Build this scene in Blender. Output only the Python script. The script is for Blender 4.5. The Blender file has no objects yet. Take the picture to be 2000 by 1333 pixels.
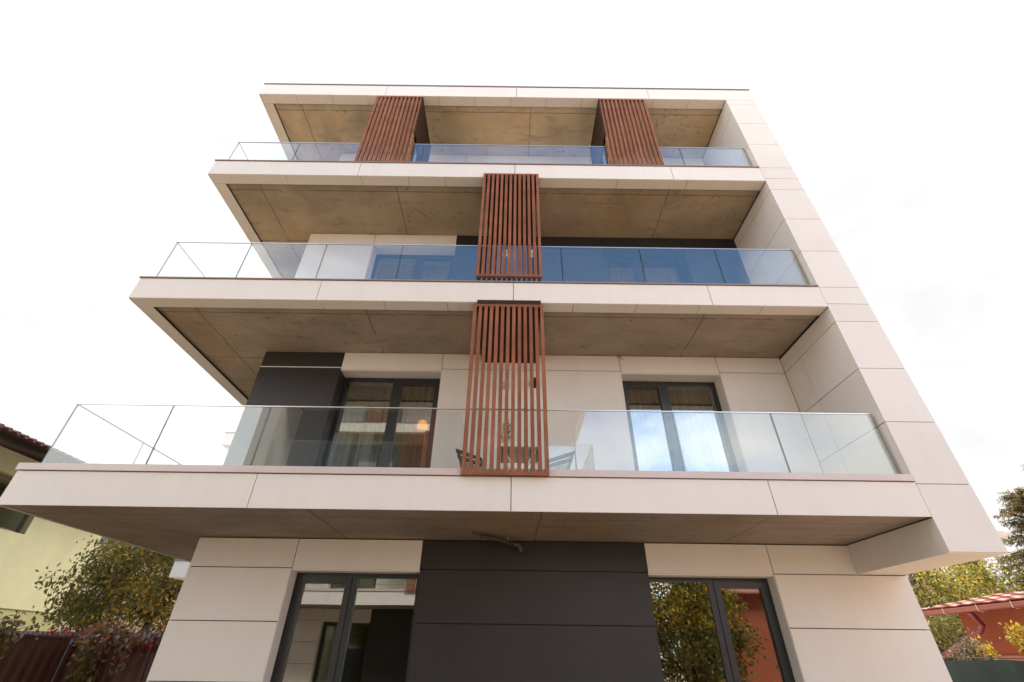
import bpy, math, random
from mathutils import Vector, Matrix
random.seed(7)
sc = bpy.context.scene
R = math.radians

# ------------------------------------------------------------------ camera
def cam_axes(yaw, pit, rol):
    cy, sy, cp, sp, cr, sr = math.cos(yaw), math.sin(yaw), math.cos(pit), math.sin(pit), math.cos(rol), math.sin(rol)
    f = Vector((sy*cp, cy*cp, sp)); r = Vector((cy, -sy, 0)); u = r.cross(f)
    return cr*r + sr*u, -sr*r + cr*u, f
cr_, cu_, cf_ = cam_axes(R(-0.0146), R(34.728), R(0.7467))
cd = bpy.data.cameras.new('camera'); cam = bpy.data.objects.new('camera', cd); sc.collection.objects.link(cam)
m = Matrix((cr_, cu_, -cf_)).transposed().to_4x4(); m.translation = Vector((0, 0, 1.6)); cam.matrix_world = m
cd.sensor_width = 36; cd.lens = 887.58/2000*36; cd.clip_start = 0.05; cd.clip_end = 2000
sc.camera = cam

# ------------------------------------------------------------------ world: pale cloud cover with blue gaps behind the camera
W = bpy.data.worlds.new('World'); sc.world = W; W.use_nodes = True
SUN_EL, SUN_AZ = 50, 38          # azimuth measured from +Y towards +X
nt = W.node_tree; N = nt.nodes; L = nt.links
bg = N['Background']
sky = N.new('ShaderNodeTexSky'); sky.sky_type = 'NISHITA'; sky.sun_disc = False
sky.sun_elevation = R(SUN_EL); sky.sun_rotation = R(SUN_AZ); sky.dust_density = 0.6; sky.ozone_density = 1.6; sky.air_density = 1.0
tc = N.new('ShaderNodeTexCoord')
sep = N.new('ShaderNodeSeparateXYZ'); L.new(tc.outputs['Generated'], sep.inputs[0])
def wmath(op, a, b=None, c=None, clamp=False):
    n = N.new('ShaderNodeMath'); n.operation = op; n.use_clamp = clamp
    for i, v in enumerate((a, b, c)):
        if v is None: continue
        if isinstance(v, (int, float)): n.inputs[i].default_value = v
        else: L.new(v, n.inputs[i])
    return n.outputs[0]
mp = N.new('ShaderNodeMapping'); mp.inputs['Scale'].default_value = (1, 1, 2.0); L.new(tc.outputs['Generated'], mp.inputs[0])
n1 = N.new('ShaderNodeTexNoise'); n1.inputs['Scale'].default_value = 2.6; n1.inputs['Detail'].default_value = 7; n1.inputs['Roughness'].default_value = 0.58
L.new(mp.outputs[0], n1.inputs['Vector'])
n2 = N.new('ShaderNodeTexNoise'); n2.inputs['Scale'].default_value = 7.5; n2.inputs['Detail'].default_value = 6; n2.inputs['Distortion'].default_value = 0.6
L.new(mp.outputs[0], n2.inputs['Vector'])
# cover: thick towards +Y, broken towards -Y
bias = wmath('MULTIPLY_ADD', sep.outputs['Y'], 0.38, 0.97)
gap_ = N.new('ShaderNodeVectorMath'); gap_.operation = 'DOT_PRODUCT'; gap_.inputs[1].default_value = (0.12, -0.60, 0.79)
L.new(tc.outputs['Generated'], gap_.inputs[0])          # a break in the cloud high up behind the camera
bias = wmath('SUBTRACT', bias, wmath('MULTIPLY', wmath('MULTIPLY_ADD', gap_.outputs['Value'], 4.2, -3.05, clamp=True), 0.86))
cov = wmath('ADD', bias, wmath('MULTIPLY_ADD', n1.outputs[0], 2.2, -1.1))
cov = wmath('MULTIPLY_ADD', cov, 1.25, 0.05, clamp=True)
cov = wmath('MAXIMUM', cov, 0.06)
val = wmath('MULTIPLY_ADD', n2.outputs[0], 2.8, 8.9)
val = wmath('ADD', val, wmath('MULTIPLY_ADD', n1.outputs[0], 1.7, -0.85))
val = wmath('MULTIPLY', val, wmath('MAXIMUM', wmath('MULTIPLY_ADD', sep.outputs['Y'], -0.64, 0.74), 0.44))
cc = N.new('ShaderNodeCombineColor')
L.new(wmath('MULTIPLY', val, wmath('MULTIPLY_ADD', wmath('MULTIPLY', sep.outputs['Y'], -1.0, clamp=True), 0.03, 1.0)), cc.inputs[0]); L.new(val, cc.inputs[1]); L.new(wmath('MULTIPLY', val, wmath('MULTIPLY_ADD', wmath('MULTIPLY', sep.outputs['Y'], -1.0, clamp=True), -0.05, 1.01)), cc.inputs[2])
boost = N.new('ShaderNodeVectorMath'); boost.operation = 'MULTIPLY'; boost.inputs[1].default_value = (1.55, 2.15, 2.45)
L.new(sky.outputs[0], boost.inputs[0])
mx = N.new('ShaderNodeMix'); mx.data_type = 'RGBA'
L.new(cov, mx.inputs['Factor']); L.new(boost.outputs[0], mx.inputs['A']); L.new(cc.outputs[0], mx.inputs['B'])
L.new(mx.outputs['Result'], bg.inputs['Color']); bg.inputs['Strength'].default_value = 0.1

sl = bpy.data.lights.new('sun', 'SUN'); sl.energy = 4.0; sl.angle = R(20); sl.color = (1.0, 0.90, 0.79)
so = bpy.data.objects.new('sun', sl); sc.collection.objects.link(so)
sd = Vector((math.sin(R(SUN_AZ))*math.cos(R(SUN_EL)), math.cos(R(SUN_AZ))*math.cos(R(SUN_EL)), math.sin(R(SUN_EL))))
so.rotation_euler = sd.to_track_quat('Z', 'Y').to_euler()
sc.view_settings.view_transform = 'Standard'; sc.view_settings.look = 'None'; sc.view_settings.gamma = 1
sc.view_settings.exposure = 1.19
sc.cycles.max_bounces = 10; sc.cycles.transparent_max_bounces = 24; sc.cycles.diffuse_bounces = 5; sc.cycles.glossy_bounces = 5

# ------------------------------------------------------------------ materials
def newmat(name):
    m = bpy.data.materials.new(name); m.use_nodes = True
    return m, m.node_tree, m.node_tree.nodes['Principled BSDF']
def coords(nt, scale=(1, 1, 1)):
    t = nt.nodes.new('ShaderNodeTexCoord'); p = nt.nodes.new('ShaderNodeMapping'); p.inputs['Scale'].default_value = scale
    nt.links.new(t.outputs['Object'], p.inputs[0]); return p.outputs[0]
def noise(nt, vec, scale, detail=4, rough=0.55, dist=0):
    n = nt.nodes.new('ShaderNodeTexNoise'); n.inputs['Scale'].default_value = scale; n.inputs['Detail'].default_value = detail
    n.inputs['Roughness'].default_value = rough; n.inputs['Distortion'].default_value = dist
    nt.links.new(vec, n.inputs['Vector']); return n.outputs[0]
def ramp(nt, fac, stops):
    r = nt.nodes.new('ShaderNodeValToRGB'); e = r.color_ramp.elements
    while len(e) < len(stops): e.new(0.5)
    for k, (p, c) in enumerate(stops): e[k].position = p; e[k].color = (*c, 1) if len(c) == 3 else c
    nt.links.new(fac, r.inputs[0]); return r.outputs[0]
def mixc(nt, fac, a, b, mode='MIX'):
    n = nt.nodes.new('ShaderNodeMix'); n.data_type = 'RGBA'; n.blend_type = mode
    for s, v in (('Factor', fac), ('A', a), ('B', b)):
        i = n.inputs[s]
        if isinstance(v, (int, float)): i.default_value = v
        elif isinstance(v, tuple): i.default_value = (*v, 1)
        else: nt.links.new(v, i)
    return n.outputs['Result']
def mth(nt, op, a, b=0.0, clamp=False):
    n = nt.nodes.new('ShaderNodeMath'); n.operation = op; n.use_clamp = clamp
    for i, v in enumerate((a, b)):
        if isinstance(v, (int, float)): n.inputs[i].default_value = v
        else: nt.links.new(v, n.inputs[i])
    return n.outputs[0]
def bump(nt, b, h, s, d=0.01):
    n = nt.nodes.new('ShaderNodeBump'); n.inputs['Strength'].default_value = s; n.inputs['Distance'].default_value = d
    nt.links.new(h, n.inputs['Height']); nt.links.new(n.outputs[0], b.inputs['Normal'])
def plain(name, col, rough=0.5, var=0.12, scale=3, metal=0, spec=0.5, bmp=0, island=0, streak=0):
    m, nt, b = newmat(name); v = coords(nt)
    f = noise(nt, v, scale, 5)
    c = ramp(nt, f, [(0.3, tuple(x*(1-var) for x in col)), (0.7, tuple(min(1, x*(1+var)) for x in col))])
    if streak:       # faint run-off streaks and dust
        k2 = ramp(nt, noise(nt, coords(nt, (9, 9, 0.5)), 1.0, 5, 0.6), [(0.35, (1-streak*1.6, 1-streak*1.8, 1-streak*2.1)), (0.62, (1, 1, 1))])
        c = mixc(nt, 1.0, c, k2, 'MULTIPLY')
    if island:
        g = nt.nodes.new('ShaderNodeNewGeometry')
        k = nt.nodes.new('ShaderNodeMapRange'); k.inputs['To Min'].default_value = 1-island; k.inputs['To Max'].default_value = 1+island
        nt.links.new(g.outputs['Random Per Island'], k.inputs[0])
        vm = nt.nodes.new('ShaderNodeVectorMath'); vm.operation = 'SCALE'; nt.links.new(c, vm.inputs[0]); nt.links.new(k.outputs[0], vm.inputs['Scale']); c = vm.outputs[0]
    nt.links.new(c, b.inputs['Base Color']); b.inputs['Roughness'].default_value = rough
    b.inputs['Metallic'].default_value = metal; b.inputs['Specular IOR Level'].default_value = spec
    if bmp: bump(nt, b, noise(nt, v, scale*8, 4), bmp)
    return m
M = {}
M['clad'] = plain('cladding_cream', (0.675, 0.644, 0.608), 0.6, 0.03, 0.9, spec=0.0, island=0.03, streak=0.014)
M['dark'] = plain('cladding_charcoal', (0.022, 0.019, 0.020), 0.45, 0.12, 1.2, spec=0.4, island=0.07)
M['gap'] = plain('joint_backing', (0.03, 0.027, 0.025), 0.9)
M['cap'] = plain('cap_flashing', (0.52, 0.44, 0.42), 0.35, 0.05, 2)
M['capdark'] = plain('cap_flashing_brown', (0.24, 0.19, 0.175), 0.4, 0.05, 2)
M['frame'] = plain('anthracite_aluminium', (0.021, 0.023, 0.026), 0.35, 0.1)
M['slat'] = plain('rust_brown_slat', (0.225, 0.088, 0.049), 0.65, 0.2, 4, spec=0.1, island=0.10)
M['slatdark'] = plain('brown_panel', (0.045, 0.022, 0.015), 0.7, 0.15, 3, spec=0.1)
M['steel'] = plain('steel_trim', (0.62, 0.62, 0.62), 0.3, 0.03, metal=0.7)
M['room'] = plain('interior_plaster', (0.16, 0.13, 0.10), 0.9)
M['plaster_y'] = plain('yellow_green_plaster', (0.295, 0.297, 0.188), 0.9, 0.07, 1.6, bmp=0.25)
M['plaster_g'] = plain('olive_plaster', (0.19, 0.195, 0.095), 0.9, 0.07, 1.6, bmp=0.25)
M['plaster_c'] = plain('cream_plaster', (0.56, 0.50, 0.33), 0.9, 0.06, 1.6, bmp=0.25)
M['plaster_r'] = plain('brick_red_plaster', (0.27, 0.068, 0.030), 0.85, 0.10, 1.5, bmp=0.25)
M['rooftile'] = plain('red_roof_tile', (0.34, 0.125, 0.092), 0.75, 0.15, 3)
M['darkroof'] = plain('maroon_roof', (0.075, 0.02, 0.028), 0.5, 0.15, 3)
M['eave'] = plain('brown_eave_board', (0.11, 0.035, 0.025), 0.6, 0.15, 3)
M['gutter'] = plain('red_gutter', (0.27, 0.08, 0.078), 0.35, 0.06, 3)
M['pipe'] = plain('maroon_pipe', (0.20, 0.03, 0.055), 0.3, 0.06, 3)
M['fence'] = plain('brown_sheet_metal', (0.10, 0.040, 0.029), 0.5, 0.15, 2)
M['fencegrey'] = plain('grey_corrugated_sheet', (0.13, 0.14, 0.16), 0.5, 0.15, 4)
M['mesh'] = plain('green_windbreak', (0.035, 0.055, 0.042), 0.85, 0.25, 1.5)
M['bark'] = plain('bark', (0.035, 0.024, 0.018), 0.9, 0.25, 8, bmp=0.5)
M['white'] = plain('white_plastic', (0.75, 0.72, 0.66), 0.4, 0.03)
M['pale'] = plain('pale_render', (0.74, 0.72, 0.72), 0.7, 0.03)
M['black'] = plain('black_plastic', (0.012, 0.011, 0.01), 0.5, 0.1)
M['pipegrey'] = plain('grey_pipe', (0.045, 0.04, 0.037), 0.45, 0.2, 10)
M['wood'] = plain('weathered_wood', (0.10, 0.075, 0.05), 0.6, 0.2, 12)
M['cushion'] = plain('pale_cushion', (0.42, 0.38, 0.30), 0.95, 0.35, 14, bmp=0.4)
M['tabletop'] = plain('olive_table', (0.17, 0.16, 0.11), 0.5, 0.15, 6)
M['tablemetal'] = plain('cream_metal', (0.6, 0.56, 0.48), 0.4, 0.04)
M['kerbstone'] = plain('pale_stone', (0.76, 0.63, 0.47), 0.8, 0.1)

def concrete(name, tint):
    m, nt, b = newmat(name); v = coords(nt)
    base = ramp(nt, noise(nt, v, 1.1, 6, 0.6, 0.4), [(0.32, tuple(x*0.74 for x in tint)), (0.5, tint), (0.70, tuple(x*1.22 for x in tint))])
    och = ramp(nt, noise(nt, v, 0.55, 4, 0.6, 1.0), [(0.5, (0, 0, 0)), (0.68, (1, 1, 1))])
    base = mixc(nt, mth(nt, 'MULTIPLY', och, 0.55), base, (tint[0]*1.15, tint[1]*0.93, tint[2]*0.60))
    wet = ramp(nt, noise(nt, coords(nt, (0.5, 2.4, 1)), 1.6, 6, 0.65, 1.4), [(0.56, (0, 0, 0)), (0.66, (1, 1, 1))])
    base = mixc(nt, mth(nt, 'MULTIPLY', wet, 0.42), base, tuple(x*0.5 for x in tint))
    # formwork board joints
    for (sx, sy, off) in ((2.5, 0.0, 0.35), (0.0, 1.25, 0.2)):
        s = nt.nodes.new('ShaderNodeSeparateXYZ'); nt.links.new(v, s.inputs[0])
        a, o = (s.outputs['X'], s.outputs['Y']) if sx else (s.outputs['Y'], s.outputs['X'])
        step = sx or sy
        wob = mth(nt, 'MULTIPLY', noise(nt, v, 3.0, 3), 0.03)
        t = mth(nt, 'ADD', mth(nt, 'DIVIDE', a, step), off); t = mth(nt, 'ADD', t, wob)
        fr = mth(nt, 'ABSOLUTE', mth(nt, 'SUBTRACT', mth(nt, 'FRACT', t), 0.5))
        line = mth(nt, 'LESS_THAN', fr, 0.0065/step*1.6)
        brk = mth(nt, 'GREATER_THAN', noise(nt, v, 1.7, 5, 0.7), 0.40)
        base = mixc(nt, mth(nt, 'MULTIPLY', mth(nt, 'MULTIPLY', line, brk), 0.68), base, tuple(x*0.28 for x in tint))
    vor = nt.nodes.new('ShaderNodeTexVoronoi'); vor.inputs['Scale'].default_value = 2.4; nt.links.new(v, vor.inputs['Vector'])
    holes = mth(nt, 'LESS_THAN', mth(nt, 'ADD', vor.outputs['Distance'], mth(nt, 'MULTIPLY', noise(nt, v, 30, 3), 0.06)), 0.085)
    base = mixc(nt, mth(nt, 'MULTIPLY', holes, 0.6), base, tuple(x*0.3 for x in tint))
    crack = nt.nodes.new('ShaderNodeTexNoise'); crack.inputs['Scale'].default_value = 9; crack.inputs['Detail'].default_value = 8; crack.inputs['Roughness'].default_value = 0.7
    nt.links.new(v, crack.inputs['Vector'])
    cl = mth(nt, 'MULTIPLY', mth(nt, 'GREATER_THAN', crack.outputs[0], 0.60), mth(nt, 'GREATER_THAN', noise(nt, v, 0.8, 3), 0.54))
    base = mixc(nt, mth(nt, 'MULTIPLY', cl, 0.6), base, tuple(x*0.4 for x in tint))
    nt.links.new(base, b.inputs['Base Color']); b.inputs['Roughness'].default_value = 0.7
    bump(nt, b, noise(nt, v, 12, 6), 0.3, 0.01)
    return m
CONC = [concrete('raw_concrete_grey_shaded', (0.235, 0.19, 0.152)), concrete('raw_concrete_brown_dim', (0.31, 0.252, 0.197)),
        concrete('raw_concrete_ochre_lit', (0.35, 0.28, 0.195)), concrete('raw_concrete_bright_lit', (0.50, 0.41, 0.29))]  # own hues; rising brightness paints in the stronger bounce light on upper soffits

def glassmat(name, r0, tint, tcol=(0.95, 0.98, 0.97)):
    m = bpy.data.materials.new(name); m.use_nodes = True; nt = m.node_tree; nt.nodes.clear()
    out = nt.nodes.new('ShaderNodeOutputMaterial'); mix = nt.nodes.new('ShaderNodeMixShader')
    tr = nt.nodes.new('ShaderNodeBsdfTransparent'); tr.inputs[0].default_value = (*tcol, 1)
    gl = nt.nodes.new('ShaderNodeBsdfGlossy'); gl.inputs['Color'].default_value = (*tint, 1); gl.inputs['Roughness'].default_value = 0.0
    lw = nt.nodes.new('ShaderNodeLayerWeight'); lw.inputs['Blend'].default_value = 0.5
    p = mth(nt, 'POWER', lw.outputs['Facing'], 5.0)
    f = mth(nt, 'ADD', mth(nt, 'MULTIPLY', p, 1-r0), r0)
    nt.links.new(f, mix.inputs[0]); nt.links.new(tr.outputs[0], mix.inputs[1]); nt.links.new(gl.outputs[0], mix.inputs[2])
    # very slight waviness of the sheets
    v = coords(nt); bn = nt.nodes.new('ShaderNodeBump'); bn.inputs['Strength'].default_value = 0.05; bn.inputs['Distance'].default_value = 0.02
    nt.links.new(noise(nt, v, 0.9, 1), bn.inputs['Height']); nt.links.new(bn.outputs[0], gl.inputs['Normal'])
    nt.links.new(mix.outputs[0], out.inputs[0]); return m
M['railglass'] = glassmat('railing_glass', 0.082, (0.93, 1, 1), (0.985, 0.997, 0.992))
M['winglass'] = glassmat('window_glass', 0.20, (0.95, 1, 1), (0.80, 0.81, 0.79))
m, nt, b = newmat('glass_edge'); b.inputs['Base Color'].default_value = (0.10, 0.17, 0.16, 1); b.inputs['Roughness'].default_value = 0.15; M['glassedge'] = m
m, nt, b = newmat('lamp_glow'); b.inputs['Emission Color'].default_value = (1, 0.33, 0.02, 1); b.inputs['Emission Strength'].default_value = 3; b.inputs['Base Color'].default_value = (0.8, 0.5, 0.2, 1); M['glow'] = m
# sheer curtain
m, nt, b = newmat('sheer_curtain'); v = coords(nt, (1, 1, 0.05))
nt.links.new(ramp(nt, noise(nt, v, 30, 3), [(0.3, (0.34, 0.29, 0.22)), (0.7, (0.62, 0.54, 0.42))]), b.inputs['Base Color']); b.inputs['Roughness'].default_value = 0.95
tr = nt.nodes.new('ShaderNodeBsdfTransparent'); mixs = nt.nodes.new('ShaderNodeMixShader'); mixs.inputs[0].default_value = 0.75
o = nt.nodes['Material Output']; nt.links.new(tr.outputs[0], mixs.inputs[1]); nt.links.new(b.outputs[0], mixs.inputs[2]); nt.links.new(mixs.outputs[0], o.inputs[0]); M['curtain'] = m
# foliage with colour attribute
m, nt, b = newmat('foliage'); a = nt.nodes.new('ShaderNodeAttribute'); a.attribute_name = 'leafcol'
nt.links.new(a.outputs['Color'], b.inputs['Base Color']); b.inputs['Roughness'].default_value = 0.5; b.inputs['Specular IOR Level'].default_value = 0.3
tl = nt.nodes.new('ShaderNodeBsdfTranslucent'); nt.links.new(a.outputs['Color'], tl.inputs[0]); mixs = nt.nodes.new('ShaderNodeMixShader'); mixs.inputs[0].default_value = 0.4
o = nt.nodes['Material Output']; nt.links.new(b.outputs[0], mixs.inputs[1]); nt.links.new(tl.outputs[0], mixs.inputs[2]); nt.links.new(mixs.outputs[0], o.inputs[0]); M['leaf'] = m
# paving and ground
m, nt, b = newmat('paving_slabs'); v = coords(nt)
br = nt.nodes.new('ShaderNodeTexBrick'); br.inputs['Scale'].default_value = 1.0; br.inputs['Brick Width'].default_value = 0.6; br.inputs['Row Height'].default_value = 0.4; br.inputs['Mortar Size'].default_value = 0.008
br.inputs['Color1'].default_value = (0.46, 0.33, 0.22, 1); br.inputs['Color2'].default_value = (0.40, 0.29, 0.19, 1); br.inputs['Mortar'].default_value = (0.2, 0.15, 0.1, 1)
nt.links.new(v, br.inputs['Vector']); nt.links.new(mixc(nt, 0.3, br.outputs[0], ramp(nt, noise(nt, v, 3, 5), [(0.3, (0.32, 0.23, 0.15)), (0.7, (0.46, 0.34, 0.22))])), b.inputs['Base Color']); b.inputs['Roughness'].default_value = 0.8; M['paving'] = m
M['soil'] = plain('pale_gravel_ground', (0.55, 0.43, 0.30), 0.95, 0.3, 0.7)

# ------------------------------------------------------------------ mesh helpers
class MB:
    def __init__(s): s.v = []; s.f = []; s.mi = []; s.col = []
    def quad(s, a, b, c, d, mi=0, col=None):
        n = len(s.v); s.v += [a, b, c, d]; s.f.append((n, n+1, n+2, n+3)); s.mi.append(mi); s.col.append(col)
    def poly(s, pts, mi=0):
        n = len(s.v); s.v += pts; s.f.append(tuple(range(n, n+len(pts)))); s.mi.append(mi); s.col.append(None)
    def box(s, x0, x1, y0, y1, z0, z1, mi=0, edge_mi=None, flat='y'):
        n = len(s.v)
        s.v += [(x0, y0, z0), (x1, y0, z0), (x1, y1, z0), (x0, y1, z0), (x0, y0, z1), (x1, y0, z1), (x1, y1, z1), (x0, y1, z1)]
        F = [((0, 3, 2, 1), 'z'), ((4, 5, 6, 7), 'z'), ((0, 1, 5, 4), 'y'), ((2, 3, 7, 6), 'y'), ((1, 2, 6, 5), 'x'), ((3, 0, 4, 7), 'x')]
        for q, ax in F:
            s.f.append(tuple(n+i for i in q)); s.mi.append(mi if edge_mi is None or ax == flat else edge_mi); s.col.append(None)
    def obox(s, c, ax, ay, az, hx, hy, hz, mi=0):
        """box with centre c and axes"""
        n = len(s.v); c = Vector(c)
        for sx, sy, sz in ((-1, -1, -1), (1, -1, -1), (1, 1, -1), (-1, 1, -1), (-1, -1, 1), (1, -1, 1), (1, 1, 1), (-1, 1, 1)):
            s.v.append(tuple(c + ax*hx*sx + ay*hy*sy + az*hz*sz))
        for q in ((0, 3, 2, 1), (4, 5, 6, 7), (0, 1, 5, 4), (2, 3, 7, 6), (1, 2, 6, 5), (3, 0, 4, 7)):
            s.f.append(tuple(n+i for i in q)); s.mi.append(mi); s.col.append(None)
    def beam(s, a, b, w, h, mi=0):
        a = Vector(a); b = Vector(b); d = (b-a); l = d.length; d.normalize()
        up = Vector((0, 0, 1)) if abs(d.z) < 0.95 else Vector((0, 1, 0))
        x = d.cross(up).normalized(); y = x.cross(d)
        s.obox((a+b)/2, d, x, y, l/2, w/2, h/2, mi)
    def tube(s, pts, rad, seg=8, mi=0, cap=True):
        pts = [Vector(p) for p in pts]; rad = rad if isinstance(rad, (list, tuple)) else [rad]*len(pts)
        rings = []
        up = Vector((0.13, 0.21, 1)).normalized()
        for i, p in enumerate(pts):
            d = (pts[min(i+1, len(pts)-1)] - pts[max(i-1, 0)]).normalized()
            if abs(d.dot(up)) > 0.97: up = Vector((1, 0.1, 0)).normalized()
            x = d.cross(up).normalized(); y = d.cross(x)
            n = len(s.v); rings.append(n)
            for k in range(seg):
                t = 2*math.pi*k/seg; s.v.append(tuple(p + (x*math.cos(t) + y*math.sin(t))*rad[i]))
        for i in range(len(pts)-1):
            a, b2 = rings[i], rings[i+1]
            for k in range(seg):
                s.f.append((a+k, a+(k+1) % seg, b2+(k+1) % seg, b2+k)); s.mi.append(mi); s.col.append(None)
        if cap:
            s.f.append(tuple(rings[0]+k for k in reversed(range(seg)))); s.mi.append(mi); s.col.append(None)
            s.f.append(tuple(rings[-1]+k for k in range(seg))); s.mi.append(mi); s.col.append(None)
    def leaf(s, p, size, col, droop=0.0, narrow=0.5):
        d = Vector((random.gauss(0, 1), random.gauss(0, 1), random.gauss(0, 1) - droop)).normalized()
        q = Vector((random.gauss(0, 1), random.gauss(0, 1), random.gauss(0, 1))); w = d.cross(q).normalized()
        n = d.cross(w); L_ = size*random.uniform(0.7, 1.25); p = Vector(p)
        s.quad(tuple(p), tuple(p + d*L_*0.45 + w*L_*narrow*0.5 + n*L_*0.06), tuple(p + d*L_), tuple(p + d*L_*0.5 - w*L_*narrow*0.5 + n*L_*0.06), 0, col)
    def build(s, name, mats, parent=None, smooth=False):
        me = bpy.data.meshes.new(name); me.from_pydata(s.v, [], s.f)
        if not isinstance(mats, (list, tuple)): mats = [mats]
        for mm in mats: me.materials.append(mm)
        me.polygons.foreach_set('material_index', s.mi)
        if any(c is not None for c in s.col):
            ca = me.color_attributes.new('leafcol', 'FLOAT_COLOR', 'CORNER'); buf = []
            for f, c in zip(s.f, s.col):
                c = c or (0.1, 0.1, 0.05); buf += [c[0], c[1], c[2], 1.0]*len(f)
            ca.data.foreach_set('color', buf)
        if smooth: me.polygons.foreach_set('use_smooth', [True]*len(s.f))
        me.update()
        o = bpy.data.objects.new(name, me); sc.collection.objects.link(o)
        if parent is not None:
            o.parent = parent
            P = Vector(parent['_o']) if '_o' in parent else Vector((0, 0, 0))
            if P.length: me.transform(Matrix.Translation(-P))
        return o
ROOTS = []
def thing(name, label, cat, loc=(0, 0, 0), group=None):
    o = bpy.data.objects.new(name, None); sc.collection.objects.link(o); o.location = loc; o.empty_display_size = 0.2
    o['label'] = label; o['category'] = cat; o['_o'] = tuple(loc)
    if group: o['group'] = group
    ROOTS.append(o); return o
def tag(o, label, cat, group=None):
    o['label'] = label; o['category'] = cat
    if group: o['group'] = group
    return o
def struct(o): o['kind'] = 'structure'; return o
def children(o): return [c for c in bpy.data.objects if c.parent == o]
def copy_tree(o, parent=None):
    c = o.copy(); sc.collection.objects.link(c)
    if parent is not None: c.parent = parent
    for ch in children(o): copy_tree(ch, c)
    return c

# panel grids: faces -Y.  rows/cols give joint positions
GAP = 0.010
def panel_y(mb, x0, x1, z0, z1, y, mi=0, t=0.012, g=GAP):
    mb.box(x0+g/2, x1-g/2, y, y+t, z0+g/2, z1-g/2, mi)
def grid_y(mb, xs, zs, y, mi=0, t=0.012, skip=()):
    for i in range(len(xs)-1):
        for j in range(len(zs)-1):
            if (i, j) in skip: continue
            panel_y(mb, xs[i], xs[i+1], zs[j], zs[j+1], y, mi, t)

# ------------------------------------------------------------------ ground
g = MB(); g.quad((-400, -400, 0), (400, -400, 0), (400, 400, 0), (-400, 400, 0)); struct(g.build('ground', M['soil']))
g = MB(); g.quad((-7, -14, 0.004), (8, -14, 0.004), (8, 6.7, 0.004), (-7, 6.7, 0.004)); struct(g.build('courtyard_paving', M['paving']))

# ------------------------------------------------------------------ the apartment building
B = thing('apartment_building', 'modern apartment block with cream cladding, concrete balcony soffits and glass railings', 'building')
YF, XL, XR, XO = 5.0, -5.47, 4.49, 5.09
ZB = [2.86, 5.73, 8.61, 11.39]; ZT = [3.25, 6.12, 9.01, 11.90]
YB = 14.0; WL = -4.13
BK = 9.4          # how far back the wrap-round slab runs

# --- walls, storey by storey
def cloth(x0, x1, z0, z1, y, amp=0.035, fold=0.11, ph=0.0):
    mb = MB(); n = int((x1-x0)/0.018); zs = [z0, z0+(z1-z0)*0.5, z1]
    idx = []
    for i in range(n+1):
        x = x0+(x1-x0)*i/n
        for k, z in enumerate(zs):
            mb.v.append((x + 0.01*math.sin(x*9+k), y + amp*math.sin(x/fold*2*math.pi + ph + 0.9*math.sin(x*5) + 0.25*k), z))
    for i in range(n):
        for k in range(2):
            a = i*3+k; mb.f.append((a, a+3, a+4, a+1)); mb.mi.append(0); mb.col.append(None)
    return mb
def window(x0, x1, z0, z1, y, sash, curtain=False, split=0.47, label=None):
    """opening x0..x1 z0..z1, frame front face at y; sash: which leaf opens"""
    w = MB(); fo = 0.055; d = 0.07
    xm = x0+(x1-x0)*split if sash == 'left' else x1-(x1-x0)*split
    w.box(x0, x0+fo, y, y+d, z0, z1); w.box(x1-fo, x1, y, y+d, z0, z1)
    w.box(x0+fo, x1-fo, y, y+d, z1-fo, z1); w.box(x0+fo, x1-fo, y, y+d, z0, z0+fo)
    w.box(xm-0.045, xm+0.045, y, y+d, z0+fo, z1-fo)
    par = w.build('window', M['frame'], B)
    leaves = [(x0+fo, xm-0.045, 'left'), (xm+0.045, x1-fo, 'right')]
    for a, b, side in leaves:
        if side == sash:
            s_ = MB(); k = 0.065; yy = y-0.014
            s_.box(a-0.012, a+k, yy, y+0.05, z0+fo-0.012, z1-fo+0.012); s_.box(b-k, b+0.012, yy, y+0.05, z0+fo-0.012, z1-fo+0.012)
            s_.box(a+k, b-k, yy, y+0.05, z1-fo-k, z1-fo+0.012); s_.box(a+k, b-k, yy, y+0.05, z0+fo-0.012, z0+fo+k)
            s_.build('sash', M['frame'], par)
            h = MB(); hx = (b-k/2) if side == 'left' else (a+k/2)
            h.box(hx-0.012, hx+0.012, yy-0.05, yy-0.03, z0+1.0, z0+1.14); h.box(hx-0.01, hx+0.01, yy-0.03, yy, z0+1.06, z0+1.08)
            h.build('handle', M['frame'], par)
            a2, b2, c2, d2 = a+k-0.005, b-k+0.005, z0+fo+k-0.005, z1-fo-k+0.005
        else:
            a2, b2, c2, d2 = a-0.005, b+0.005, z0+fo-0.005, z1-fo+0.005
        p = MB(); p.box(a2, b2, y+0.022, y+0.030, c2, d2); p.build('pane', M['winglass'], par)
    if curtain:
        cloth(x0-0.1, x1+0.1, z0+0.02, z1+0.02, y+0.28, ph=x0).build('curtain', M['curtain'], par, smooth=True)
    return par
FZ = [0.0, 3.05, 5.92, 8.80]                  # floor levels
HEAD = [2.49, 5.43, 8.33, 11.1]; CEIL = [2.86, 5.76, 8.64, 11.42]
W1 = (-2.80, -1.15); W2 = (1.79, 3.41)
YW = [6.5, 6.4, 6.4, 6.4]; RV = 0.27
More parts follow.
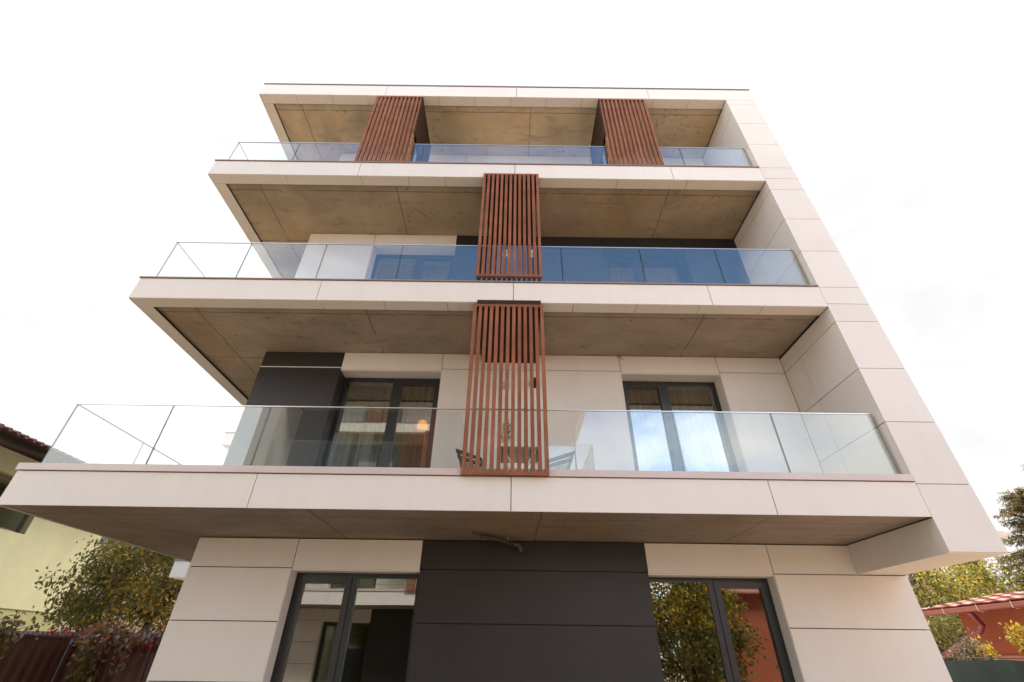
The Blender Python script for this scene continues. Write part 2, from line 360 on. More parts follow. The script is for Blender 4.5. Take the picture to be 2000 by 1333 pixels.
for s in range(4):
    y = YW[s]; z0 = FZ[s]; zc = CEIL[s]; hd = HEAD[s]; xr = 5.13 if s == 0 else XR
    # structural leaf behind the cladding, with the openings left free
    bk = MB(); yb0, yb1 = y+0.03, y+RV+0.10
    for a, b in ((WL+0.02, W1[0]), (W1[1], W2[0]), (W2[1], xr-0.02)): bk.box(a, b, yb0, yb1, z0, hd)
    bk.box(WL+0.02, xr-0.02, yb0, yb1, hd, zc-0.001)
    wall = bk.build('wall', M['gap'], B)
    if s == 0: rows = [0, 0.72, 1.32, 1.915, 2.505]
    elif s == 1: rows = [z0, 3.60, 5.46]
    else: rows = [z0, HEAD[s]-1.86+(0.0), HEAD[s]+0.03]
    rows = sorted(set(rows))
    zj = rows[-1]
    dark_left = s in (1,); dark_mid = s in (0,)
    def done(mb, dark=False):
        mb.build('charcoal_cladding' if dark else 'cream_cladding', M['dark' if dark else 'clad'], wall)
    def seg(dark, a, b):
        mb = MB(); grid_y(mb, [a, b], rows, y); panel_y(mb, a, b, zj, zc-0.002, y); done(mb, dark)
    seg(dark_left, WL, W1[0])
    if dark_left:
        st_ = MB(); st_.box(WL+0.004, W1[0]-0.004, y-0.003, y+0.02, zj-0.0048, zj+0.0048+0.006); st_.build('cream_joint_strip', M['clad'], wall)
    for (a, b) in (W1, W2):
        mb = MB(); panel_y(mb, a, b, hd, zc-0.002, y); done(mb, s == 2 and a > 0)
    seg(s in (0, 2), W1[1], W2[0])
    if s == 0:
        seg(False, W2[1], 4.53); mb = MB(); grid_y(mb, [4.53-GAP, xr], rows, y); done(mb)
    else: seg(s == 2, W2[1], XR-0.003)
    # reveals
    for k, (a, b) in enumerate((W1, W2)):
        ld = (dark_left and k == 0) or (s == 0 and k == 1) or (s == 2 and k == 1)
        rd = (s == 0 and k == 0) or s == 2; td = s == 2 and k == 1
        rv = MB(); rv.box(a-0.012, a+0.003, y+0.0125, y+RV+0.09, z0, hd, 1 if ld else 0)
        rv.box(b-0.003, b+0.012, y+0.0125, y+RV+0.09, z0, hd, 1 if rd else 0)
        rv.box(a-0.012, b+0.012, y+0.0125, y+RV+0.09, hd-0.012, hd+0.004, 1 if td else 0)
        rv.box(a-0.012, b+0.012, y+0.0125, y+RV+0.09, z0-0.001, z0+0.015, 1 if td else 0)
        rv.build('window_reveal', [M['clad'], M['dark']], wall)
    # the side (left) wall and back of the storey
    sw = MB(); zz = [z0, z0+1.3, hd, zc-0.002] if s else [0, 1.33, 2.5, zc-0.002]
    sw.box(WL+0.013, WL+0.3, y+0.4, YB, z0, zc-0.002, 0)
    for j in range(len(zz)-1):
        for yy0, yy1 in ((y+0.013, y+2.5), (y+2.5, y+5.0), (y+5.0, YB)): sw.box(WL, WL+0.012, yy0+GAP/2, yy1-GAP/2, zz[j]+GAP/2, zz[j+1]-GAP/2, 1)
    sw.box(xr-0.3, xr, y+0.4, YB, z0, zc-0.002, 1); sw.box(WL+0.3, xr-0.3, YB-0.25, YB, z0, zc-0.002, 1)
    sw.build('side_wall', [M['gap'], M['dark'] if s == 1 else M['clad']], B)
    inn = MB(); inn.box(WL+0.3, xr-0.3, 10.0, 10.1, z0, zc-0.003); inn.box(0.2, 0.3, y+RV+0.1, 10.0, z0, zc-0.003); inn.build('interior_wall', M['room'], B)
    for k, (a, b) in enumerate((W1, W2)):
        window(a+0.003, b-0.003, z0+0.02 if s else 0.02, hd-0.012, y+RV-0.02 if s else y+0.2, 'left' if (s, k) in ((0, 0), (1, 1), (2, 1), (3, 0)) else 'right', curtain=s in (1, 2))

# --- slabs with fascias, caps and soffit trims
for s in range(4):
    zb, zt = ZB[s], ZT[s]
    rec = 0.008 if s == 0 else 0.035
    sb = MB(); ztop = zb+0.30 if s < 3 else zb+0.40
    sb.box(XL+0.03, XR-0.002 if s else XR-0.002, YF+0.03, YB if s == 3 else BK, zb+rec, ztop-0.1)
    sb.box(WL, XR-0.002, BK+0.001, YB-0.001, zb+rec, ztop-0.1)
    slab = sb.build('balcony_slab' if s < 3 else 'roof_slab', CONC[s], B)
    fa = MB(); xs = [XL, -2.80, 0.01, 2.85, XR]; ft = zt-0.015 if s < 3 else 11.80
    if s == 3: xs = [XL, -2.78, 0.03, 2.86, XO]
    for i in range(4): panel_y(fa, xs[i], xs[i+1], zb-(0.0), ft, YF, 0, 0.014, 0.009)
    # left side fascia, facing -X
    for yy0, yy1 in ((YF+0.0145, YF+2.3), (YF+2.3, BK)): fa.box(XL, XL+0.014, yy0, yy1-0.009, zb, ft)
    fa.build('fascia', M['clad'], slab)
    up = MB()                                   # upstand behind the fascia
    up.box(XL+0.02, XR, YF+0.018, YF+0.16, zb+rec+0.01, ft-0.01); up.box(XL+0.02, XL+0.16, YF+0.16, BK, zb+rec+0.01, ft-0.01)
    up.build('upstand', M['gap'], slab)
    cp = MB(); ch = (0.075 if s == 0 else 0.018) if s < 3 else 0.02
    c0 = ft+0.006
    xe = XR-0.004 if s < 3 else XO+0.015
    cp.box(XL-0.015, xe, YF-0.018, YF+0.17, c0, c0+ch); cp.box(XL-0.015, XL+0.17, YF+0.1705, BK, c0, c0+ch)
    cp.build('cap_flashing', M['cap'] if s == 0 else M['capdark'], slab)
    if s:
        tr_ = MB(); tw = 0.205; n = 11 if s < 3 else 13
        ex = [XL+0.015+(XR-XL-0.02)*i/n for i in range(n+1)]
        if s == 2: ex = [XL+0.015, -4.1, -2.75, -1.9, -1.25, -0.55, 0.45, 1.85, 3.1, XR-0.003]
        for i in range(len(ex)-1): tr_.box(ex[i]+0.004, ex[i+1]-0.004, YF+0.0145, YF+tw, zb+0.001, zb+0.012)
        yy = [YF+tw+0.001, YF+1.4, YF+2.8, BK]
        for i in range(3): tr_.box(XL+0.015, XL+tw+0.015, yy[i]+0.004, yy[i+1]-0.004, zb+0.001, zb+0.012)
        tr_.build('soffit_trim', M['clad'], slab)
        sh = MB(); sh.box(XL+tw+0.0151, XR-0.002, YF+tw+0.0005, YF+tw+0.006, zb+0.002, zb+rec); sh.box(XL+tw+0.0155, XL+tw+0.021, YF+tw+0.007, BK, zb+0.002, zb+rec); sh.build('trim_edge', M['gap'], slab)
    if s < 3:
        fl = MB(); fl.box(XL+0.17, XR-0.004, YF+0.17, 6.39 if s else 6.39, ztop-0.099, FZ[s+1]-0.03); fl.build('floor_finish', M['kerbstone'], slab)
    else:
        fl = MB(); fl.box(XL+0.17, XO-0.02, YF+0.17, YB, ztop-0.09, ztop+0.02); fl.build('roof_covering', M['kerbstone'], slab)

# --- the tall fin wall on the right
fw = MB(); fz0 = 2.52
fw.box(XR+0.013, XO-0.013, YF+0.016, YB, fz0+0.014, 11.78)
fin = fw.build('fin_wall', M['gap'], B)
fj = [fz0, 3.215, 3.96, 4.71, 5.47, 5.785, 6.10, 6.85, 7.60, 8.37, 8.68, 9.00, 9.75, 10.48, 11.205, 11.385]
fc = MB()
for j in range(len(fj)-2): fc.box(XR, XO, YF, YF+0.014, fj[j]+0.004, fj[j+1]-0.004)
fc.box(XR+0.0, XO, YF+0.001, YF+0.0145, 11.205+0.004, 11.386)
for s in range(4):      # inner face, one storey at a time
    lo = [fz0, ZT[0]-0.03, ZT[1]-0.03, ZT[2]-0.03][s]; hi = [2.86, 5.73, 8.61, 11.39][s]
    js = [z for z in fj if lo+0.05 < z < hi-0.05]
    if s == 0: js = []
    if s == 1: js = [3.96, 4.71, 5.47]
    if s == 2: js = [6.85, 7.60, 8.37]
    if s == 3: js = [9.75, 10.9]
    zz = [lo]+js+[hi]
    ym = 5.93
    for j in range(len(zz)-1):
        if s == 0 or j == len(zz)-2:
            fc.box(XR, XR+0.012, YF+0.0145, 6.4 if s else 6.5, zz[j]+0.005, zz[j+1]-0.005)
        else:
            fc.box(XR, XR+0.012, YF+0.0145, ym-0.004, zz[j]+0.005, zz[j+1]-0.005); fc.box(XR, XR+0.012, ym+0.004, 6.4, zz[j]+0.005, zz[j+1]-0.005)
for j in range(len(fj)-2):
    for yy0, yy1 in ((YF+0.0145, 7.5), (7.5, 10.5), (10.5, YB)): fc.box(XO-0.012, XO, yy0, yy1-0.008, fj[j]+0.004, fj[j+1]-0.004)
fc.build('cream_cladding', M['clad'], fin)
fu = MB(); fu.box(XR+0.002, XO-0.002, YF+0.0145, 6.529, fz0-0.008, fz0+0.012); fu.build('fin_underside', M['clad'], fin)

# --- glass railings
XJ = [-5.37, -4.17, -2.97, -1.76, -0.54, 0.755, 2.0, 3.2, 4.455]
for s in range(3):
    zlo = ZT[s]-0.015+(0.04 if s else 0.05); zhi = [4.10, 6.97, 9.76][s]
    rr = MB(); rr.box(-5.385, 4.455, 5.092, 5.122, ZT[s]-0.03, zlo+0.02); rr.box(-5.385, -5.355, 5.1225, BK-0.05, ZT[s]-0.03, zlo+0.02)
    rail = rr.build('glass_railing', M['steel'], B)
    for i in range(8):
        p = MB(); p.box(XJ[i]+0.006, XJ[i+1]-0.006, 5.1, 5.112, zlo-0.02, zhi, 0, 1, 'y'); p.build('pane', [M['railglass'], M['glassedge']], rail)
    ys = [5.118, 6.35, 7.6, 8.85]
    for i in range(3):
        p = MB(); p.box(-5.376, -5.364, ys[i]+0.006, ys[i+1]-0.006, zlo-0.02, zhi, 0, 1, 'x'); p.build('pane', [M['railglass'], M['glassedge']], rail)
    h = MB(); h.box(-5.378, 4.46, 5.097, 5.115, zhi+0.0005, zhi+0.012); h.box(-5.379, -5.361, 5.1155, 8.85, zhi+0.0005, zhi+0.012); h.build('top_trim', M['steel'], rail)

# --- slatted timber-look screens and their boxes
def screen(x0, x1, z0, z1, n, y=4.955, rail=0.035):
    w = 0.044; st = (x1-x0-w)/(n-1)
    f = MB(); f.box(x0, x1, y-0.012, y+0.035, z0, z0+rail); f.box(x0, x1, y-0.012, y+0.035, z1-rail, z1)
    for xa in (x0, x1-w): f.box(xa, xa+w, y-0.0125, y+0.0355, z0+rail-0.001, z1-rail+0.001)
    par = f.build('slatted_screen', M['slat'], B)
    sm = MB()
    for i in range(1, n-1):
        xa = x0+st*i; sm.box(xa, xa+w, y-0.0105+random.uniform(-.002, .002), y+0.034, z0+rail+0.0005, z1-rail-0.0005)
    sm.build('slats', M['slat'], par)
    return par
sc1 = screen(-0.545, 0.43, 3.235, 5.65, 13)
sc2 = screen(-0.545, 0.43, 6.185, 8.65, 13)
for zt_ in (5.73, 8.61):
    f = MB(); f.box(-0.50, 0.40, YF-0.005, 6.39, zt_-0.14, zt_-0.01)
    f.box(-0.50, 0.40, YF-0.03, YF-0.006, zt_-0.10, zt_+0.02)
    f.build('duct_cover', M['slatdark'], B)
for xa, xb, back in ((-2.95, -1.97, 'R'), (1.775, 2.765, 'L')):
    p = screen(xa, xb, 9.075, 11.386, 12, y=5.025, rail=0.02)
    q = MB(); xs_ = xb-0.02 if back == 'R' else xa-0.01
    for zt_ in (11.30, 9.98): q.box(xs_, xs_+0.03, 5.0, 6.15, zt_, zt_+0.05)
    q.box(xs_, xs_+0.03, 5.01, 6.15, 9.98, 11.33, 0)
    q.box(xs_-0.01, xs_+0.04, 6.10, 6.16, 8.9, 11.38)
    for k in range(4): q.box(xs_-0.004, xs_+0.034, 5.2+k*0.26, 5.24+k*0.26, 9.0, 11.36)
    q.build('side_screen', M['slatdark'], p)

# --- projecting balconies on the rear part of the left flank
for zb in (2.86, 5.72):
    r_ = MB(); r_.box(-7.0, WL-0.001, 10.5, 13.0, zb, zb+0.30); rb = r_.build('rear_balcony', M['pale'], B)
    c = MB(); c.box(-7.02, WL-0.001, 10.48, 13.02, zb+0.301, zb+0.33); c.build('cap_flashing', M['capdark'], rb)

# --- the twin block behind the camera, which the glass reflects
TW = copy_tree(B); TW.location = (-2.85, 2.0, 0); TW.rotation_euler = (0, 0, math.pi)
TW['label'] = 'matching cream block across the courtyard, seen only reflected in the ground-floor windows'

# ------------------------------------------------------------------ fittings on the building
def vent(x, z, y, mat, label, r=0.055):
    t = thing('wall_vent', label, 'vent', (x, y, z), 'round vents behind the slatted screens')
    m_ = MB(); m_.tube([(x, y, z), (x, y-0.02, z)], r, 18); m_.build('wall_plate', mat, t)
    m_ = MB(); m_.tube([(x, y-0.02, z), (x, y-0.11, z), (x, y-0.13, z-0.03)], [r*0.72, r*0.72, r*0.6], 16); m_.build('spout', mat, t)
vent(0.365, 5.20, 6.4, M['black'], 'black round vent on the cream wall behind the lowest slatted screen', 0.075)
vent(-0.11, 5.14, 6.4, M['cap'], 'pale round vent left of the black one, behind the lowest slatted screen', 0.05)
vent(-0.16, 8.10, 6.4, M['white'], 'left white round vent behind the slatted screen of the second balcony')
vent(0.38, 8.10, 6.4, M['white'], 'right white round vent behind the slatted screen of the second balcony')
# dried twig ornament on the wall
t = MB()
for k in range(70):
    a = random.uniform(0, 2*math.pi); r_ = random.uniform(0.0, 0.07)
    p = Vector((-0.06+r_*math.cos(a), 6.36+random.uniform(-0.02, 0.02), 4.36+random.uniform(-0.15, 0.13)))
    t.tube([p, p+Vector((random.gauss(0, .03), random.gauss(0, .01), random.gauss(0, .04)))], 0.004, 4)
tag(t.build('dried_twig_ornament', M['bark']), 'small dark bunch of twigs hanging on the wall behind the lowest screen', 'ornament')
# hanging pipe under the first soffit
t = thing('hanging_pipe', 'dark grey drain pipe with an elbow hanging under the lowest balcony', 'pipe', (-0.4, 6.0, 2.84))
m_ = MB(); m_.tube([(-0.47, 5.98, 2.85), (-0.36, 6.02, 2.83)], 0.009, 8); m_.tube([(-0.36, 6.02, 2.83), (-0.18, 6.14, 2.815), (0.06, 6.30, 2.79)], [0.018, 0.026, 0.028], 12); m_.build('pipe', M['pipegrey'], t, smooth=True)
m_ = MB(); m_.tube([(0.05, 6.295, 2.79), (0.11, 6.33, 2.785), (0.135, 6.34, 2.76), (0.15, 6.34, 2.69)], 0.034, 12); m_.build('elbow', M['pipegrey'], t, smooth=True)
m_ = MB(); m_.tube([(-0.02, 6.25, 2.86), (-0.02, 6.25, 2.77)], 0.006, 6); m_.build('hanger', M['steel'], t)
# loose cable ends
for x, z, y, lb in ((1.76, 5.755, 6.38, 'short loose dark cable end under the soffit above the first balcony'), (-2.86, 8.635, 6.38, 'frayed cable ends poking out above the cream wall of the second balcony')):
    m_ = MB()
    for k in range(3):
        a = random.uniform(-1, 1)
        m_.tube([(x, y, z), (x+0.03*a, y-0.03, z-0.03), (x+0.09*a, y-0.05, z-0.06-0.03*k)], 0.004, 5)
    tag(m_.build('cable_end', M['black']), lb, 'cable')
# security camera at the outer corner
t = thing('security_camera', 'small white bullet camera on the outer right corner of the block', 'camera', (XO, 5.2, 2.72))
m_ = MB(); m_.tube([(XO, 5.20, 2.86), (XO+0.015, 5.20, 2.86)], 0.04, 14); m_.tube([(XO+0.012, 5.20, 2.86), (XO+0.12, 5.19, 2.86), (XO+0.16, 5.18, 2.80)], 0.012, 8); m_.build('bracket', M['white'], t)
m_ = MB(); m_.tube([(5.225, 5.24, 2.775), (5.30, 5.11, 2.70)], [0.034, 0.034], 18); m_.tube([(5.22, 5.25, 2.80), (5.31, 5.095, 2.715)], 0.030, 16); m_.build('housing', M['white'], t)
m_ = MB(); m_.tube([(5.3002, 5.1097, 2.6998), (5.302, 5.106, 2.698)], 0.025, 14); m_.build('lens', M['black'], t)

# ------------------------------------------------------------------ balcony furniture
def basis(yaw): return Vector((math.cos(yaw), math.sin(yaw), 0)), Vector((-math.sin(yaw), math.cos(yaw), 0)), Vector((0, 0, 1))
ZF = 3.03
def chair(cx, cy, yaw, label):
    ax, ay, az = basis(yaw); c = Vector((cx, cy, ZF))
    t = thing('garden_chair', label, 'chair', tuple(c), 'folding chairs at the balcony table')
    P = lambda x, y, z: c+ax*x+ay*y+az*z      # +y is the back
    for s_ in (-1, 1):
        m_ = MB(); m_.beam(P(s_*0.21, -0.20, 0), P(s_*0.21, 0.20, 0.82), 0.03, 0.022); m_.build('leg', M['wood'], t)
        m_ = MB(); m_.beam(P(s_*0.18, 0.20, 0), P(s_*0.18, -0.19, 0.45), 0.03, 0.022); m_.build('leg', M['wood'], t)
    m_ = MB()
    for k in range(5): m_.obox(P(0, -0.17+k*0.085, 0.45), ax, ay, az, 0.2, 0.034, 0.009)
    m_.build('seat', M['wood'], t)
    m_ = MB(); dirv = (P(0, 0.20, 0.82)-P(0, -0.20, 0)).normalized(); nv = ax.cross(dirv)
    for k in range(2): m_.obox(P(0, 0.155+k*0.046, 0.715+k*0.095), ax, nv, dirv, 0.23, 0.009, 0.030)
    m_.build('backrest', M['wood'], t)
    m_ = MB(); n = 8
    for j in range(n):
        for i in range(n):
            def q(i, j):
                u, v_ = i/n*2-1, j/n*2-1; return P(u*0.19, 0.0+v_*0.19, 0.475+0.05*(1-u**4)*(1-v_**4)+0.006*math.sin(u*9)*math.cos(v_*8))
            m_.quad(tuple(q(i, j)), tuple(q(i+1, j)), tuple(q(i+1, j+1)), tuple(q(i, j+1)))
    m_.obox(P(0, 0, 0.467), ax, ay, az, 0.19, 0.19, 0.010)
    m_.obox(P(0, 0.115, 0.585), ax, nv, dirv, 0.185, 0.03, 0.085)
    m_.build('cushion', M['cushion'], t)
chair(0.545, 5.86, R(-45), 'slatted folding chair with pale cushion, right of the balcony table')
chair(-0.42, 5.83, R(45), 'slatted folding chair with pale cushion, left of the balcony table')
t = thing('garden_table', 'small folding table between two chairs on the lowest balcony', 'table', (0.11, 5.7, ZF))
m_ = MB(); m_.box(-0.13, 0.36, 5.45, 5.95, ZF+0.70, ZF+0.735); m_.build('tabletop', M['tabletop'], t)
for y_ in (5.5, 5.9):
    for s_ in (-1, 1):
        m_ = MB(); m_.beam((0.115+s_*0.2, y_, ZF+0.70), (0.115-s_*0.2, y_, ZF), 0.022, 0.022); m_.build('leg', M['tablemetal'], t)
m_ = MB(); m_.box(0.105, 0.125, 5.49, 5.91, ZF+0.34, ZF+0.36); m_.build('stretcher', M['tablemetal'], t)
# lamp in the first-floor room
t = thing('pendant_lamp', 'lit orange pendant lamp glimpsed through the left window of the lowest balcony', 'lamp', (-1.55, 7.4, 5.72))
m_ = MB(); m_.tube([(-1.55, 7.4, 5.75), (-1.55, 7.4, 5.0)], 0.006, 6); m_.build('cord', M['black'], t)
m_ = MB(); m_.tube([(-1.55, 7.4, 5.00), (-1.55, 7.4, 4.96), (-1.55, 7.4, 4.86)], [0.03, 0.08, 0.10], 16); m_.build('lamp_shade', M['glow'], t)

# ------------------------------------------------------------------ foliage builders
def pick(pal):
    c = random.choice(pal); k = random.uniform(0.7, 1.3); return tuple(x*k for x in c)
GREEN = [(0.12, 0.125, 0.032), (0.095, 0.105, 0.032), (0.15, 0.135, 0.035)]
OCHRE = [(0.34, 0.21, 0.022), (0.44, 0.26, 0.02), (0.24, 0.17, 0.03)]
YELL = [(0.42, 0.36, 0.05), (0.52, 0.40, 0.035), (0.28, 0.27, 0.05), (0.42, 0.27, 0.06), (0.22, 0.22, 0.05)]
RED = [(0.34, 0.025, 0.04), (0.45, 0.05, 0.05), (0.20, 0.03, 0.04)]
VINE = [(0.22, 0.17, 0.14), (0.38, 0.12, 0.06), (0.25, 0.17, 0.04), (0.14, 0.13, 0.05), (0.34, 0.22, 0.19)]
def shell(c, r, keep=0.35):
    while True:
        p = Vector((random.uniform(-1, 1), random.uniform(-1, 1), random.uniform(-1, 1)))
        if keep < p.length < 1: return Vector(c)+Vector((p.x*r[0], p.y*r[1], p.z*r[2]))
def tree(name, label, cat, base, fork, cc_, rr, nclump, per, size, palf, spread=0.22, trunk_r=0.09, limbs=6, droop=0.8, group=None, clip=None, narrow=0.5, seed=1):
    random.seed(seed)
    t = thing(name, label, cat, base, group)
    tb = MB(); base = Vector(base); fork = Vector(fork)
    mid = (base+fork)/2+Vector((random.uniform(-.08, .08), random.uniform(-.08, .08), 0))
    tb.tube([base, mid, fork], [trunk_r*1.25, trunk_r, trunk_r*0.85], 9)
    tb.build('trunk', M['bark'], t, smooth=True)
    br_ = MB(); lf = MB(); lim = []
    for k in range(limbs):
        e = shell(cc_, [x*0.62 for x in rr], 0.5)
        if e.z < fork.z+0.15: e.z = fork.z+0.15+random.random()*0.4
        m1 = fork.lerp(e, 0.5)+Vector((random.gauss(0, .1), random.gauss(0, .1), 0.12))*min(rr)*0.7
        br_.tube([fork, m1, e], [trunk_r*0.7, trunk_r*0.42, trunk_r*0.18], 7)
        lim += [m1, e, m1.lerp(e, 0.5), fork.lerp(m1, 0.6)]
    for k in range(nclump):
        c = shell(cc_, rr)
        if clip and not clip(c): continue
        a = min(lim, key=lambda q: (q-c).length)
        mm = a.lerp(c, 0.5)+Vector((random.gauss(0, .05), random.gauss(0, .05), random.gauss(0.03, .05)))*min(rr)
        br_.tube([a, mm, c], [trunk_r*0.16, trunk_r*0.10, trunk_r*0.04], 5, cap=False)
        dens = random.uniform(0.45, 1.3)
        for _ in range(int(per*dens)):
            p = c+Vector((random.gauss(0, spread), random.gauss(0, spread), random.gauss(-0.03, spread*0.75)))
            if clip and not clip(p): continue
            lf.leaf(p, size, pick(palf(p)), droop, narrow)
    br_.build('branches', M['bark'], t, smooth=True)
    lf.build('crown', M['leaf'], t)
    return t

# ------------------------------------------------------------------ left side: houses, fences, tree, vines
HX = -12.2
H = thing('yellow_house', 'yellow-green plastered house with dark red eaves at the left edge', 'house', (HX, 9, 0))
w = MB()
wy0, wy1, wz0, wz1 = 10.55, 12.25, 3.98, 5.12
w.box(HX-8, HX, 3.0, wy0, 2.42, 5.60); w.box(HX-8, HX, wy1, 14.6, 2.42, 5.60); w.box(HX-8, HX, wy0, wy1, 2.42, wz0); w.box(HX-8, HX, wy0, wy1, wz1, 5.60)
w.build('wall', M['plaster_y'], H)
w = MB(); w.box(HX-7.99, HX-0.02, 3.02, 14.58, 0, 2.4195); w.build('plinth', M['plaster_g'], H)
w = MB()
for a, b in ((wy0, wy0+0.06), (wy1-0.06, wy1), ((wy0+wy1)/2-0.04, (wy0+wy1)/2+0.04)): w.box(HX-0.22, HX-0.16, a, b, wz0, wz1)
w.box(HX-0.22, HX-0.16, wy0+0.06, wy1-0.06, wz1-0.06, wz1); w.box(HX-0.22, HX-0.16, wy0+0.06, wy1-0.06, wz0, wz0+0.06)
wi = w.build('window', M['wood'], H)
w = MB(); w.box(HX-0.20, HX-0.19, wy0+0.05, wy1-0.05, wz0+0.05, wz1-0.05); w.build('pane', M['winglass'], wi)
w = MB(); w.box(HX-0.40, HX-0.37, wy0, wy1, wz0, wz1); w.build('blind', M['room'], wi)
w = MB(); w.box(HX-0.16, HX+0.07, wy0-0.08, wy1+0.08, wz0-0.045, wz0-0.001); w.build('sill', M['kerbstone'], wi)
rf = MB(); EX = HX+0.72
rf.poly([(EX, 2.3, 5.74), (EX, 15.3, 5.74), (HX-4, 15.3, 6.95), (HX-4, 2.3, 6.95)]); rf.poly([(HX-8.7, 15.3, 5.74), (HX-8.7, 2.3, 5.74), (HX-4, 2.3, 6.95), (HX-4, 15.3, 6.95)])
rf.poly([(EX, 15.3, 5.74), (HX-8.7, 15.3, 5.74), (HX-4, 15.3, 6.95)])
for k in range(60):
    y_ = 2.35+k*0.216; rf.tube([(EX+0.03, y_+0.1, 5.735), (EX-0.35, y_+0.1, 5.835)], 0.045, 8)
roof = rf.build('roof', M['darkroof'], H)
e = MB(); e.box(HX-8.6, EX, 2.35, 15.25, 5.601, 5.64); e.build('eave_board', M['eave'], roof)
e = MB(); e.box(EX+0.001, EX+0.05, 2.3, 15.3, 5.56, 5.72); e.tube([(EX+0.09, 2.3, 5.67), (EX+0.09, 15.3, 5.67)], 0.055, 10); e.build('gutter', M['darkroof'], roof)

H2 = thing('cream_house', 'cream house behind the autumn tree, its window under the balcony edge', 'house', (-16, 20, 0))
w = MB(); ax0, ax1 = -17.0, -15.8
w.box(-24, ax0, 20, 27, 0, 7.5); w.box(ax1, -9, 20, 27, 0, 7.5); w.box(ax0, ax1, 20, 27, 0, 5.15); w.box(ax0, ax1, 20, 27, 6.5, 7.5); w.build('wall', M['plaster_c'], H2)
w = MB(); w.box(ax0, ax1, 20.15, 20.2, 5.15, 6.5); wi = w.build('window', M['frame'], H2)
w = MB(); w.box(ax0+0.06, ax1-0.06, 20.14, 20.149, 5.2, 6.44); w.build('pane', M['winglass'], wi)
w = MB(); w.box(ax0-0.05, ax1+0.05, 19.93, 20.14, 5.10, 5.149); w.build('sill', M['kerbstone'], wi)
rf = MB(); rf.poly([(-24.5, 19.4, 7.5), (-8.5, 19.4, 7.5), (-8.5, 23.5, 9.3), (-24.5, 23.5, 9.3)]); rf.poly([(-24.5, 27.6, 7.5), (-24.5, 23.5, 9.3), (-8.5, 23.5, 9.3), (-8.5, 27.6, 7.5)]); rf.box(-24.5, -8.5, 19.4, 27.6, 7.4, 7.499)
rf.build('roof', M['darkroof'], H2)

def corrugated(name, label, a, b, h, mat, amp, pitch, group=None, cap=None):
    a = Vector((*a, 0)); b = Vector((*b, 0)); d = b-a; l = d.length; d.normalize(); nrm = Vector((-d.y, d.x, 0))
    t = thing(name, label, 'fence', tuple(a), group)
    m_ = MB(); n = int(l/pitch*4)
    pts = []
    for i in range(n+1):
        s_ = i % 4; o = (0, amp, amp, 0)[s_]
        pts.append(a+d*l*i/n+nrm*o)
    for i in range(n):
        p, q = pts[i], pts[i+1]
        m_.quad(tuple(p), tuple(q), (q.x, q.y, h), (p.x, p.y, h))
        p2, q2 = p+nrm*0.006, q+nrm*0.006
        m_.quad((q2.x, q2.y, 0), (p2.x, p2.y, 0), (p2.x, p2.y, h), (q2.x, q2.y, h)); m_.quad((p.x, p.y, h), (q.x, q.y, h), (q2.x, q2.y, h), (p2.x, p2.y, h))
    m_.build('sheet', mat, t)
    k = 0.0
    while k <= l:
        m_ = MB(); c = a+d*k+nrm*(amp+0.05); m_.obox((c.x, c.y, h/2-0.03), d, nrm, Vector((0, 0, 1)), 0.03, 0.03, h/2-0.04); m_.build('post', mat, t); k += 2.4
    if cap:
        m_ = MB(); c = (a+b)/2+nrm*0.02; m_.obox((c.x, c.y, h+0.0155), d, nrm, Vector((0, 0, 1)), l/2, 0.045, 0.015); m_.build('top_rail', mat, t)
    return t
corrugated('sheet_fence', 'dark brown sheet-metal fence running back along the left side', (-7.2, 9.0), (-7.2, 3.0), 1.76, M['fence'], 0.02, 0.2, cap=True)
corrugated('sheet_fence', 'dark brown sheet-metal fence meeting the wall of the block', (-4.2, 9.05), (-7.15, 9.05), 1.67, M['fence'], 0.02, 0.2, cap=True)
corrugated('corrugated_fence', 'grey corrugated fence showing above the brown one', (-4.3, 9.9), (-9.9, 9.9), 1.88, M['fencegrey'], 0.03, 0.09)

def treepal(p):
    k = (p.x+10.4)/3.4+random.uniform(-0.35, 0.35)+(p.z-2.8)*0.12
    return (OCHRE+GREEN) if k > 0.72 else (GREEN+[OCHRE[2]] if k > 0.4 else GREEN)
tree('autumn_tree', 'leafy tree turning ochre between the brown fence and the cream house', 'tree', (-8.1, 12.0, 0), (-8.05, 12.0, 2.15), (-8.35, 12.0, 2.95), (1.95, 1.4, 1.15), 215, 80, 0.10, treepal, 0.17, 0.085, 8, 1.3, clip=lambda p: p.x < -7.05 and not (p.z < 1.9 and p.x < -10), seed=11)

def vine(label, c, r, n, size, pal, hang=(), seed=3, group='creepers on the fence'):
    random.seed(seed); t = thing('creeper', label, 'climbing plant', (c[0], c[1], 0), group)
    lf = MB(); st = MB()
    st.tube([(c[0], c[1]+0.03, 0), (c[0]+0.05, c[1], 0.9), (c[0], c[1], c[2])], [0.02, 0.016, 0.01], 6)
    for k in range(n//22):
        p0 = Vector((c[0]+random.gauss(0, r[0]*0.6), c[1]+random.gauss(0, r[1]*0.6), c[2]+random.gauss(0, r[2]*0.6)))
        st.tube([(c[0], c[1], c[2]-0.05), tuple(p0)], [0.006, 0.003], 4, cap=False)
        for _ in range(22):
            lf.leaf(p0+Vector((random.gauss(0, .09), random.gauss(0, .07), random.gauss(0, .07))), size, pick(pal), 0.8, 0.6)
    for (hx, hy, hz0, hz1, wd, cnt, pl) in hang:
        for _ in range(cnt):
            z_ = random.uniform(hz1, hz0); lf.leaf((hx+random.gauss(0, wd*0.5), hy+random.gauss(0, 0.05), z_), size, pick(pl), 1.2, 0.6)
    st.build('stems', M['bark'], t); lf.build('leaves', M['leaf'], t)
